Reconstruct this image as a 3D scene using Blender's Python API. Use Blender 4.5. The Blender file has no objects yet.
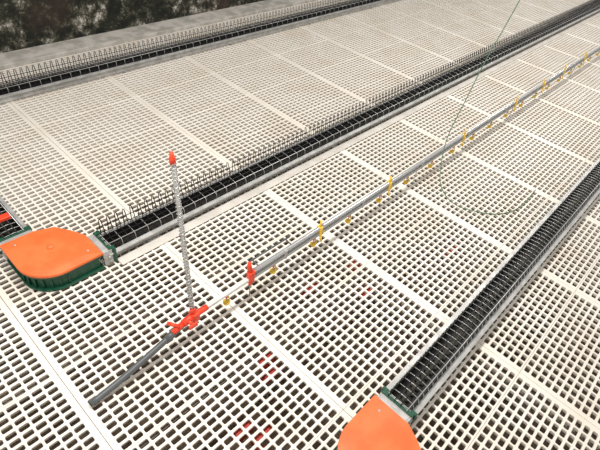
import bpy, bmesh, math, random
from mathutils import Vector, Matrix
random.seed(4)
H=2.475
SC=bpy.context.scene.collection

# ---------------- materials ----------------
def mat(name,col,rough=0.5,metal=0.0,noise=0.0,scale=20,col2=None,bump=0.0,trans=0.0,detail=4,ramp=(0.4,0.6)):
    m=bpy.data.materials.new(name); m.use_nodes=True
    nt=m.node_tree; b=nt.nodes['Principled BSDF']
    b.inputs['Base Color'].default_value=(*col,1)
    b.inputs['Roughness'].default_value=rough
    b.inputs['Metallic'].default_value=metal
    if trans: b.inputs['Transmission Weight'].default_value=trans
    if col2 or bump:
        geo=nt.nodes.new('ShaderNodeNewGeometry')
        n=nt.nodes.new('ShaderNodeTexNoise'); n.inputs['Scale'].default_value=scale; n.inputs['Detail'].default_value=detail
        nt.links.new(geo.outputs['Position'],n.inputs['Vector'])
        if col2:
            r=nt.nodes.new('ShaderNodeValToRGB')
            r.color_ramp.elements[0].position=ramp[0]; r.color_ramp.elements[1].position=ramp[1]
            r.color_ramp.elements[0].color=(*col,1); r.color_ramp.elements[1].color=(*col2,1)
            nt.links.new(n.outputs['Fac'],r.inputs['Fac'])
            nt.links.new(r.outputs['Color'],b.inputs['Base Color'])
        if bump:
            bp=nt.nodes.new('ShaderNodeBump'); bp.inputs['Strength'].default_value=bump; bp.inputs['Distance'].default_value=0.02
            nt.links.new(n.outputs['Fac'],bp.inputs['Height']); nt.links.new(bp.outputs['Normal'],b.inputs['Normal'])
    return m
M_slat=mat('slat_plastic',(0.87,0.825,0.75),0.36,col2=(0.78,0.70,0.59),scale=2.3,ramp=(0.42,0.8))
M_pit=mat('pit_litter',(0.075,0.052,0.034),0.95,col2=(0.14,0.105,0.075),scale=5,bump=0.4)
M_beam=mat('support_steel',(0.20,0.17,0.135),0.7,0.1,col2=(0.28,0.24,0.20),scale=9)
M_galv=mat('galvanised_steel',(0.42,0.42,0.41),0.42,0.35,col2=(0.56,0.56,0.55),scale=14)
M_strip=mat('pale_edge_profile',(0.60,0.57,0.52),0.5,col2=(0.70,0.67,0.62),scale=6)
M_black=mat('added_inside_black',(0.006,0.006,0.006),0.5)  # near-black that darkens the trough insides and the hose's open end
M_wire=mat('dark_wire',(0.02,0.02,0.02),0.35,0.5)
M_wireL=mat('zinc_wire',(0.50,0.50,0.49),0.35,0.6)
M_chain=mat('chain_steel',(0.04,0.037,0.03),0.5,0.6)
M_orange=mat('orange_cover',(0.86,0.175,0.045),0.5,col2=(0.78,0.14,0.03),scale=9)
M_green=mat('green_plastic',(0.008,0.075,0.04),0.4)
M_red=mat('red_plastic',(0.80,0.06,0.02),0.4)
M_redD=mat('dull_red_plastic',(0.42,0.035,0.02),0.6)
M_yel=mat('yellow_plastic',(0.86,0.56,0.05),0.4)
M_pvc=mat('white_pvc',(0.74,0.72,0.68),0.35)
M_gpvc=mat('grey_pvc',(0.40,0.40,0.39),0.35)
M_alu=mat('aluminium',(0.50,0.51,0.52),0.28,0.6)
M_gpipe=mat('grey_hose',(0.09,0.10,0.105),0.4)
M_clear=mat('clear_tube',(0.85,0.85,0.82),0.15,trans=0.4)
M_cord=mat('green_cord',(0.10,0.22,0.12),0.6)
M_ledge=mat('ledge_concrete',(0.42,0.40,0.36),0.9,col2=(0.62,0.59,0.55),scale=7,bump=0.3)

def wall_mat():
    m=bpy.data.materials.new('mouldy_wall'); m.use_nodes=True
    nt=m.node_tree; b=nt.nodes['Principled BSDF']; b.inputs['Roughness'].default_value=0.95
    geo=nt.nodes.new('ShaderNodeNewGeometry')
    n=nt.nodes.new('ShaderNodeTexNoise'); n.inputs['Scale'].default_value=6; n.inputs['Detail'].default_value=10; n.inputs['Roughness'].default_value=0.8
    r=nt.nodes.new('ShaderNodeValToRGB'); e=r.color_ramp.elements
    e[0].position=0.42; e[0].color=(0.006,0.007,0.005,1)
    e[1].position=0.64; e[1].color=(0.62,0.59,0.54,1)
    x=e.new(0.51); x.color=(0.025,0.028,0.017,1)
    x=e.new(0.57); x.color=(0.13,0.12,0.09,1)
    nt.links.new(geo.outputs['Position'],n.inputs['Vector']); nt.links.new(n.outputs['Fac'],r.inputs['Fac'])
    n2=nt.nodes.new('ShaderNodeTexNoise'); n2.inputs['Scale'].default_value=1.2
    nt.links.new(geo.outputs['Position'],n2.inputs['Vector'])
    r2=nt.nodes.new('ShaderNodeValToRGB'); r2.color_ramp.elements[0].position=0.55; r2.color_ramp.elements[1].position=0.72
    r2.color_ramp.elements[1].color=(0.5,0.5,0.5,1)
    nt.links.new(n2.outputs['Fac'],r2.inputs['Fac'])
    mx=nt.nodes.new('ShaderNodeMix'); mx.data_type='RGBA'
    nt.links.new(r2.outputs['Color'],mx.inputs['Factor']); nt.links.new(r.outputs['Color'],mx.inputs['A'])
    mx.inputs['B'].default_value=(0.08,0.045,0.033,1)
    nt.links.new(mx.outputs['Result'],b.inputs['Base Color'])
    bp=nt.nodes.new('ShaderNodeBump'); bp.inputs['Strength'].default_value=0.6; bp.inputs['Distance'].default_value=0.03
    nt.links.new(n.outputs['Fac'],bp.inputs['Height']); nt.links.new(bp.outputs['Normal'],b.inputs['Normal'])
    return m
M_wall=wall_mat()

# ---------------- mesh builder ----------------
class B:
    def __init__(s,name): s.name=name; s.v=[]; s.f=[]; s.mi=[]; s.sm=[]; s.mats=[]
    def m(s,mt):
        if mt not in s.mats: s.mats.append(mt)
        return s.mats.index(mt)
    def add(s,vs,fs,mt,smooth=False):
        o=len(s.v); s.v+= [tuple(p) for p in vs]; k=s.m(mt)
        for f in fs: s.f.append([i+o for i in f]); s.mi.append(k); s.sm.append(smooth)
    def box(s,x0,x1,y0,y1,z0,z1,mt,ch=0.0):
        if ch<=0:
            vs=[(x,y,z) for z in (z0,z1) for y in (y0,y1) for x in (x0,x1)]
            s.add(vs,[(0,2,3,1),(4,5,7,6),(0,1,5,4),(2,6,7,3),(0,4,6,2),(1,3,7,5)],mt)
        else:
            c=ch
            def ring(z,i): return [(x0+i,y0+c,z),(x0+c,y0+i,z),(x1-c,y0+i,z),(x1-i,y0+c,z),(x1-i,y1-c,z),(x1-c,y1-i,z),(x0+c,y1-i,z),(x0+i,y1-c,z)]
            rs=[ring(z0,c*.5),ring(z0+c*.5,0),ring(z1-c*.5,0),ring(z1,c*.5)]
            vs=sum(rs,[]); fs=[tuple(range(7,-1,-1)),tuple(range(24,32))]
            for k in range(3):
                for i in range(8): j=(i+1)%8; fs.append((k*8+i,k*8+j,k*8+8+j,k*8+8+i))
            s.add(vs,fs,mt)
    def tube(s,pts,r,mt,seg=6,caps=True,rad=None):
        pts=[Vector(p) for p in pts]; n=len(pts); vs=[]; fs=[]
        t0=(pts[1]-pts[0]).normalized()
        up=Vector((0,0,1)) if abs(t0.z)<0.9 else Vector((1,0,0))
        a=t0.cross(up).normalized()
        for i,p in enumerate(pts):
            t=(pts[min(i+1,n-1)]-pts[max(i-1,0)]).normalized()
            a=(a-t*a.dot(t)).normalized(); b=t.cross(a)
            rr=rad[i] if rad else r
            for k in range(seg):
                an=2*math.pi*k/seg; vs.append(p+a*math.cos(an)*rr+b*math.sin(an)*rr)
        for i in range(n-1):
            for k in range(seg):
                j=(k+1)%seg; fs.append((i*seg+k,i*seg+j,(i+1)*seg+j,(i+1)*seg+k))
        if caps: fs.append(tuple(range(seg-1,-1,-1))); fs.append(tuple((n-1)*seg+k for k in range(seg)))
        s.add(vs,fs,mt,True)
    def prism(s,poly,z0,z1,mt,inset=0.0,dome=0.0):
        n=len(poly); cx=sum(p[0] for p in poly)/n; cy=sum(p[1] for p in poly)/n
        def sh(k,z): return [(cx+(x-cx)*k,cy+(y-cy)*k,z) for x,y in poly]
        rs=[sh(1,z0),sh(1,z1-inset),sh(1-inset*2.5,z1)]
        if dome: rs+= [sh(.7,z1+dome*.7),sh(.35,z1+dome)]
        vs=sum(rs,[]); fs=[tuple(range(n-1,-1,-1)),tuple(range((len(rs)-1)*n,len(rs)*n))]
        for k in range(len(rs)-1):
            for i in range(n):
                j=(i+1)%n; fs.append((k*n+i,k*n+j,k*n+n+j,k*n+n+i))
        s.add(vs,fs,mt)
    def done(s,parent=None,mtx=None):
        me=bpy.data.meshes.new(s.name); 
        v=s.v if mtx is None else [tuple(mtx@Vector(p)) for p in s.v]
        me.from_pydata(v,[],s.f)
        for mt in s.mats: me.materials.append(mt)
        me.polygons.foreach_set('material_index',s.mi); me.polygons.foreach_set('use_smooth',s.sm)
        me.update(); o=bpy.data.objects.new(s.name,me); SC.objects.link(o)
        if parent: o.parent=parent
        return o

# ---------------- slatted floor ----------------
def panel_mesh():
    LX,LY=0.997,0.5985; bx,by=0.028,0.003; nx,ny=15,13
    px=(LX-2*bx)/nx; py=(LY-2*by)/ny
    hx,hy=px/2-0.0065,py/2-0.0082; c=0.005
    bm=bmesh.new()
    def ring(cx,cy,e,z):
        a,b=hx+e,hy+e
        P=[(-a,-b+c),(-a+c,-b),(a-c,-b),(a,-b+c),(a,b-c),(a-c,b),(-a+c,b),(-a,b-c)]
        return [bm.verts.new((cx+x,cy+y,z)) for x,y in P]
    for i in range(nx):
        for j in range(ny):
            x0=bx+i*px; y0=by+j*py; cx=x0+px/2; cy=y0+py/2
            C=[bm.verts.new(p) for p in ((x0,y0,0),(x0+px,y0,0),(x0+px,y0+py,0),(x0,y0+py,0))]
            R=ring(cx,cy,0.0025,0); R2=ring(cx,cy,0,-0.003); R3=ring(cx,cy,0.003,-0.025)
            bm.faces.new((C[0],R[1],R[0])); bm.faces.new((C[0],C[1],R[2],R[1]))
            bm.faces.new((C[1],R[3],R[2])); bm.faces.new((C[1],C[2],R[4],R[3]))
            bm.faces.new((C[2],R[5],R[4])); bm.faces.new((C[2],C[3],R[6],R[5]))
            bm.faces.new((C[3],R[7],R[6])); bm.faces.new((C[3],C[0],R[0],R[7]))
            for k in range(8):
                l=(k+1)%8
                bm.faces.new((R[k],R[l],R2[l],R2[k])); bm.faces.new((R2[k],R2[l],R3[l],R3[k]))
    def q(a,b,c_,d): bm.faces.new([bm.verts.new(p) for p in (a,b,c_,d)])
    e=0.002
    X0,X1,Y0,Y1=bx,LX-bx,by,LY-by
    q((e,e,0),(LX-e,e,0),(X1,Y0,0),(X0,Y0,0)); q((LX-e,e,0),(LX-e,LY-e,0),(X1,Y1,0),(X1,Y0,0))
    q((LX-e,LY-e,0),(e,LY-e,0),(X0,Y1,0),(X1,Y1,0)); q((e,LY-e,0),(e,e,0),(X0,Y0,0),(X0,Y1,0))
    pr=[(e,e),(LX-e,e),(LX-e,LY-e),(e,LY-e)]; po=[(0,0),(LX,0),(LX,LY),(0,LY)]
    for k in range(4):
        l=(k+1)%4
        q((*po[k],-e),(*po[l],-e),(*pr[l],0),(*pr[k],0))
        q((*po[k],-0.03),(*po[l],-0.03),(*po[l],-e),(*po[k],-e))
    bmesh.ops.remove_doubles(bm,verts=bm.verts,dist=1e-5)
    me=bpy.data.meshes.new('slat_panel'); bm.to_mesh(me); bm.free(); me.materials.append(M_slat)
    return me
floor=bpy.data.objects.new('floor',None); SC.objects.link(floor)
pm=panel_mesh()
for i in range(17):
    for j in range(12):
        o=bpy.data.objects.new('slat_panel',pm); SC.objects.link(o)
        o.location=(-1.696+i*1.0,-1.9+j*0.6,random.uniform(-.0015,.0)); o.parent=floor
b=B('pit_ground'); b.box(-1.8,15.4,-2,5.6,-0.75,-0.6,M_pit); b.done(floor)
b=B('support_beams')
for y in (-0.7,0.3,1.1,1.75,2.35,3.2,4.1,4.7): b.box(-1.69,15.3,y-0.02,y+0.02,-0.115,-0.036,M_beam)
for x in range(0,9): b.box(0.3+2*x-0.03,0.3+2*x+0.03,-1.9,5.3,-0.20,-0.116,M_beam)
b.done(floor)
b=B('edge_profile'); b.box(0.98,15.3,2.17,2.245,0.001,0.012,M_strip,0.006); b.done(floor)

# red fittings lying below the slats
b=B('red_clips')
for x,y in ((2.11,.956),(2.24,1.16),(1.18,.945),(.90,.72),(.84,.80),(2.97,.76),(1.83,1.23),(1.22,1.02),(.80,.66),(0.2,2.9),(0.35,4.0)):
    z=-0.078
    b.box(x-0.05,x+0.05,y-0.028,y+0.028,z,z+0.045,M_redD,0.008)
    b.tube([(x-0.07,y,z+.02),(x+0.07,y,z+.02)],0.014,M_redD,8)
    b.tube([(x,y,z+.02),(x,y,-0.6)],0.006,M_beam,6)
b.done(floor)

# ---------------- wall + ledge ----------------
b=B('wall_back'); b.box(-1.8,15.4,5.6,5.8,-0.75,2.8,M_wall); b.done()
b=B('trim_1'); b.box(-1.8,15.4,5.31,5.599,-0.6,0.04,M_ledge,0.01); b.done()

# ---------------- feed troughs ----------------
def trough(L,spikes,name='feed_trough',sgn=1,plates=True):
    """local: runs along +X from 0 to L, centred y=0"""
    b=B(name)
    prof=[(-.108,.078),(-.107,.086),(-.080,.090),(-.076,.088),(-.070,.008),(.070,.008),(.076,.088),(.080,.090),(.107,.086),(.108,.078)]
    vs=[]; 
    for x in (0,L): vs+=[(x,y,z) for y,z in prof]
    n=len(prof); b.add(vs,[(i,i+1,n+i+1,n+i) for i in range(n-1)],M_galv)
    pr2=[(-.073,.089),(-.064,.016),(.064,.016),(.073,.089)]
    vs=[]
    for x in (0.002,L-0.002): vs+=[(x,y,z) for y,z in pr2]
    b.add(vs,[(i,i+1,5+i,4+i) for i in range(3)],M_black)  # black sheet added so the trough inside looks dark, not a real liner
    x=0.03
    while x<min(L-0.05,9):
        b.box(x,x+0.034,-.026,.026,.022,.030,M_chain); b.box(x+0.034,x+0.05,-.012,.012,.024,.034,M_chain); x+=0.05
    x=0.02; k=0
    while x<L-0.02:
        b.tube([(x,-.078,.080),(x,-.072,.125),(x,-.060,.137),(x,0,.143),(x,.060,.137),(x,.072,.125),(x,.078,.080)],0.0024,M_wire if (spikes and k%2) else M_wireL,4,False)
        x+=0.05; k+=1
    for y,z,mt in ((-.0745,.106,M_wire),(.0745,.106,M_wireL),(-.06,.14,M_wireL),(.06,.14,M_wire),(-.02,.144,M_wire),(.02,.144,M_wire)):
        b.tube([(0.01,y,z),(L-0.01,y,z)],0.0032,mt,5)
    if spikes:
        x=0.05
        while x<L-0.05:
            y=.074*sgn; d=0.035*sgn
            b.tube([(x,y,.09),(x+.006,y+d*.45,.155),(x+.014,y+d*.9,.205),(x+.021,y+d,.213),(x+.028,y+d*.9,.205),(x+.030,y+d*.45,.155),(x+.030,y,.09)],0.0036,M_wire,4,False)
            x+=0.058
        b.tube([(0.03,(.074+.02)*sgn,.16),(L-.03,(.074+.02)*sgn,.16)],0.003,M_wire,5)
    x=0.3
    while x<L:
        b.box(x,x+0.03,-.09,.09,.001,.009,M_galv); x+=1.5
    if plates:
        b.box(-0.035,0.03,-.100,-.078,.004,.125,M_galv,0.004); b.box(-0.035,0.03,.078,.100,.004,.125,M_galv,0.004)
        b.box(0.03,0.05,-.112,-.074,.004,.13,M_green,0.004); b.box(0.03,0.05,.074,.112,.004,.13,M_green,0.004)
        b.box(-0.035,0.04,-.09,.09,.118,.128,M_galv,0.004)
        b.box(0.005,0.03,-.10,.10,.128,.136,M_green,0.003)
        for s in (-1,1): b.tube([(0,.1*s,.07),(0,.112*s,.07)],0.009,M_galv,6)
    return b
def place(b,x,y,ang=0): 
    return b.done(mtx=Matrix.Translation((x,y,0))@Matrix.Rotation(ang,4,'Z'))
YA,YB,YR=2.335,0.295,4.70
place(trough(14.2,True),0.93,YA)
place(trough(13.7,False),1.46,YB)
place(trough(16.0,True),-0.8,YR)
tb=trough(1.83,False)
tb.box(.16,.21,-.05,.05,.144,.17,M_red,.008); tb.tube([(.185,0,.16),(.25,.03,.19)],.01,M_red,8)
place(tb,0.555,2.71,math.pi/2)
place(trough(1.4,False),1.095,-0.10,-math.pi/2)

# ---------------- corner units ----------------
def corner(flip):
    b=B('feeder_corner_unit')
    def outline(g,R=0.2):
        x0,x1,y0,y1=-.0-g,.42+g,-.0-g,.43+g
        P=[(x1,y0)]
        for k in range(0,13):
            a=-math.pi/2-k*math.pi/24
            P.append((x0+R+R*math.cos(a),y0+R+R*math.sin(a)))
        P+=[(x0,y1),(x0+.20,y1),(x0+.33,y1-.04),(x1-.04,y0+.30),(x1,y0+.22)]
        return [(x,y*flip) for x,y in P]
    def ol(g,R=.2):
        P=outline(g,R); return P if flip<0 else P[::-1]
    b.prism(ol(-.012),.002,.125,M_green)
    b.prism(ol(.006),.004,.018,M_green)
    b.prism(ol(.004),.11,.132,M_green)
    b.prism(ol(.012,.21),.133,.150,M_orange,inset=.004,dome=.014)
    for k in range(0,13,2):
        a=-math.pi/2-k*math.pi/24
        x=.2+.192*math.cos(a); y=(.2+.192*math.sin(a))*flip
        b.tube([(x,y,.02),(x,y,.11)],.007,M_green,6)
    cx,cy=.21,.22*flip
    b.tube([(cx,cy,.16),(cx,cy,.172),(cx,cy,.176)],.012,M_orange,10,rad=[.022,.02,.008])
    for x,y in ((.06,.38),(.37,.06),(.1,.1)): b.tube([(x,y*flip,.145),(x,y*flip,.158)],.008,M_galv,6)
    return b
corner(1).done(mtx=Matrix.Translation((0.455,2.225,0)))
corner(-1).done(mtx=Matrix.Translation((0.985,0.395,0)))

# ---------------- drinker line ----------------
YP=1.43; ZP=0.175
b=B('nipple_drinker_line')
def sqpipe(x0,x1,y,z,h,mt):
    b.box(x0,x1,y-h,y+h,z-h,z+h,mt,h*.5)
sqpipe(1.03,1.46,YP,ZP,.012,M_pvc)
sqpipe(1.46,15.2,YP,ZP,.013,M_gpvc)
b.tube([(1.46,YP+.004,ZP+.046),(15.2,YP+.004,ZP+.046)],.015,M_alu,12)
x=1.75
while x<15: 
    b.box(x-.012,x+.012,YP-.016,YP+.018,ZP-.015,ZP+.060,M_gpvc,.005); x+=.85
b.tube([(1.50,YP+.07,ZP+.06),(1.86,YP+.07,ZP+.06)],.006,M_gpipe,8)
b.tube([(1.52,YP,ZP+.05),(1.52,YP+.075,ZP+.06)],.005,M_gpipe,8)
b.tube([(1.82,YP,ZP+.05),(1.82,YP+.075,ZP+.06)],.005,M_gpipe,8)
b.box(1.42,1.47,YP-.02,YP+.02,ZP-.03,ZP+.065,M_red,.008)
b.tube([(1.445,YP,ZP+.05),(1.435,YP+.01,ZP+.11),(1.44,YP+.012,ZP+.14)],.012,M_red,8,rad=[.02,.015,.010])
b.tube([(1.445,YP,ZP-.03),(1.445,YP,ZP-.06)],.012,M_red,8)
x=1.25
big=[2.1,2.95,4.2,5.4,6.2,6.9,7.7,8.5,9.3,10.1,10.9,11.7,12.5,13.3]
k=1.35
while x<13:
    b.tube([(x,YP,ZP-.010),(x,YP,ZP-.028*k)],.006*k,M_red,8)
    b.tube([(x,YP,ZP-.028*k),(x,YP,ZP-.045*k)],.003*k,M_galv,6)
    b.tube([(x+.01,YP,ZP-.010),(x+.013,YP-.016,ZP-.045*k),(x+.0,YP-.01,ZP-.066*k),(x,YP,ZP-.068*k)],.003*k,M_yel,6)
    b.tube([(x,YP,ZP-.070*k),(x,YP,ZP-.067*k),(x,YP,ZP-.054*k)],.014,M_yel,10,rad=[.009*k,.014*k,.017*k])
    x+=.40
for x in big:
    b.box(x-.013,x+.013,YP-.020,YP+.022,ZP-.018,ZP+.066,M_yel,.005)
    b.tube([(x,YP,ZP+.06),(x,YP,ZP+.095),(x+.01,YP+.012,ZP+.11)],.008,M_yel,8)
    b.box(x+.022,x+.034,YP-.017,YP+.017,ZP-.016,ZP+.02,M_yel,.003)
    b.tube([(x,YP-.016,ZP-.016),(x+.005,YP-.026,ZP-.065)],.007,M_yel,8)
b.tube([(1.0,YP,ZP),(1.10,YP,ZP)],.019,M_red,12)
b.tube([(.93,YP,ZP-.012),(1.02,YP,ZP)],.026,M_red,12,rad=[.022,.026])
b.box(.985,1.035,YP-.03,YP+.03,ZP-.033,ZP+.028,M_red,.01)
b.tube([(.93,YP,ZP-.012),(.86,YP,ZP-.035)],.018,M_red,12)
b.tube([(.96,YP,ZP),(.96,YP-.05,ZP+.0)],.012,M_red,8); b.box(.93,.99,YP-.065,YP-.05,ZP-.012,ZP+.014,M_red,.005)
b.tube([(.90,YP-.01,ZP+.0),(.86,YP+.05,ZP+.005)],.011,M_red,8)
b.tube([(1.0,YP,ZP+.02),(1.0,YP+.005,ZP+.07)],.015,M_red,10)
hp=[(.93,YP,ZP-.015),(.84,YP,.125),(.70,YP-.002,.085),(.52,YP-.008,.046),(.38,YP-.012,.026),(.34,YP-.012,.023)]
b.tube(hp,.018,M_gpipe,14); b.tube([hp[-1],(.337,YP-.012,.023)],.015,M_black,12)
b.tube([(.865,YP,.135),(.82,YP,.118)],.022,M_gpipe,14)
p0=Vector((1.0,YP+.005,ZP+.06)); p1=Vector((1.01,1.545,1.19)); 
b.tube([p0,p0.lerp(p1,.5),p1],.009,M_clear,10)
ax=(p1-p0).normalized(); u=ax.cross(Vector((0,1,0))).normalized(); w=ax.cross(u)
N=46; pts=[]
for i in range(N*8+1):
    t=i/(N*8); a=2*math.pi*i/8; pts.append(p0.lerp(p1,t)+(u*math.cos(a)+w*math.sin(a))*.0135)
b.tube(pts,.0032,M_wireL,4)
b.tube([p1-ax*.02,p1+ax*.01,p1+ax*.02,p1+ax*.04],.02,M_red,12,rad=[.014,.016,.011,.010])
for x in (1.445,3.4,5.4,7.4,9.4,11.4,13.4): b.tube([(x,YP,ZP-.012),(x,YP,.0)],.004,M_galv,6)
b.done()

# ---------------- hanging green cord ----------------
cp=[(4.65,1.34,3.0),(3.97,1.34,1.52),(3.68,1.34,.87),(3.5,1.29,.30),(3.37,1.1,.1),(3.54,.82,.01),(3.72,.67,.008),(3.95,.62,.008),(4.29,.636,.008)]
cu=bpy.data.curves.new('suspension_cord','CURVE'); cu.dimensions='3D'; cu.bevel_depth=.0036; cu.resolution_u=10
sp=cu.splines.new('BEZIER'); sp.bezier_points.add(len(cp)-1)
for q,p in zip(sp.bezier_points,cp): q.co=p; q.handle_left_type=q.handle_right_type='AUTO'
cu.materials.append(M_cord); o=bpy.data.objects.new('suspension_cord',cu); SC.objects.link(o)

# ---------------- lights ----------------
w=bpy.data.worlds.new('World'); bpy.context.scene.world=w; w.use_nodes=True
w.node_tree.nodes['Background'].inputs['Color'].default_value=(1,.97,.93,1)
w.node_tree.nodes['Background'].inputs['Strength'].default_value=0.66
def area(x,y,z,sx,sy,e):
    l=bpy.data.lights.new('ceiling_lamp','AREA'); l.shape='RECTANGLE'; l.size=sx; l.size_y=sy; l.energy=e; l.color=(1,.955,.90)
    o=bpy.data.objects.new('ceiling_lamp',l); o.location=(x,y,z); SC.objects.link(o)
for x,e in ((0.6,135),(5.5,85),(10,70)): area(x,1.6,3.6,2.2,.4,e)

# ---------------- camera ----------------
cam=bpy.data.cameras.new('camera'); cam.sensor_width=36; cam.lens=36*481/600
co=bpy.data.objects.new('camera',cam); SC.objects.link(co); bpy.context.scene.camera=co
R=Vector((.685,-.719,.119)); R.normalize(); U=Vector((.423,.525,.738)); U=(U-R*U.dot(R)).normalized(); Bk=R.cross(U)
m=Matrix(((R.x,U.x,Bk.x,0),(R.y,U.y,Bk.y,0),(R.z,U.z,Bk.z,H),(0,0,0,1)))
co.matrix_world=m
try: bpy.context.scene.view_settings.view_transform='Standard'
except: pass
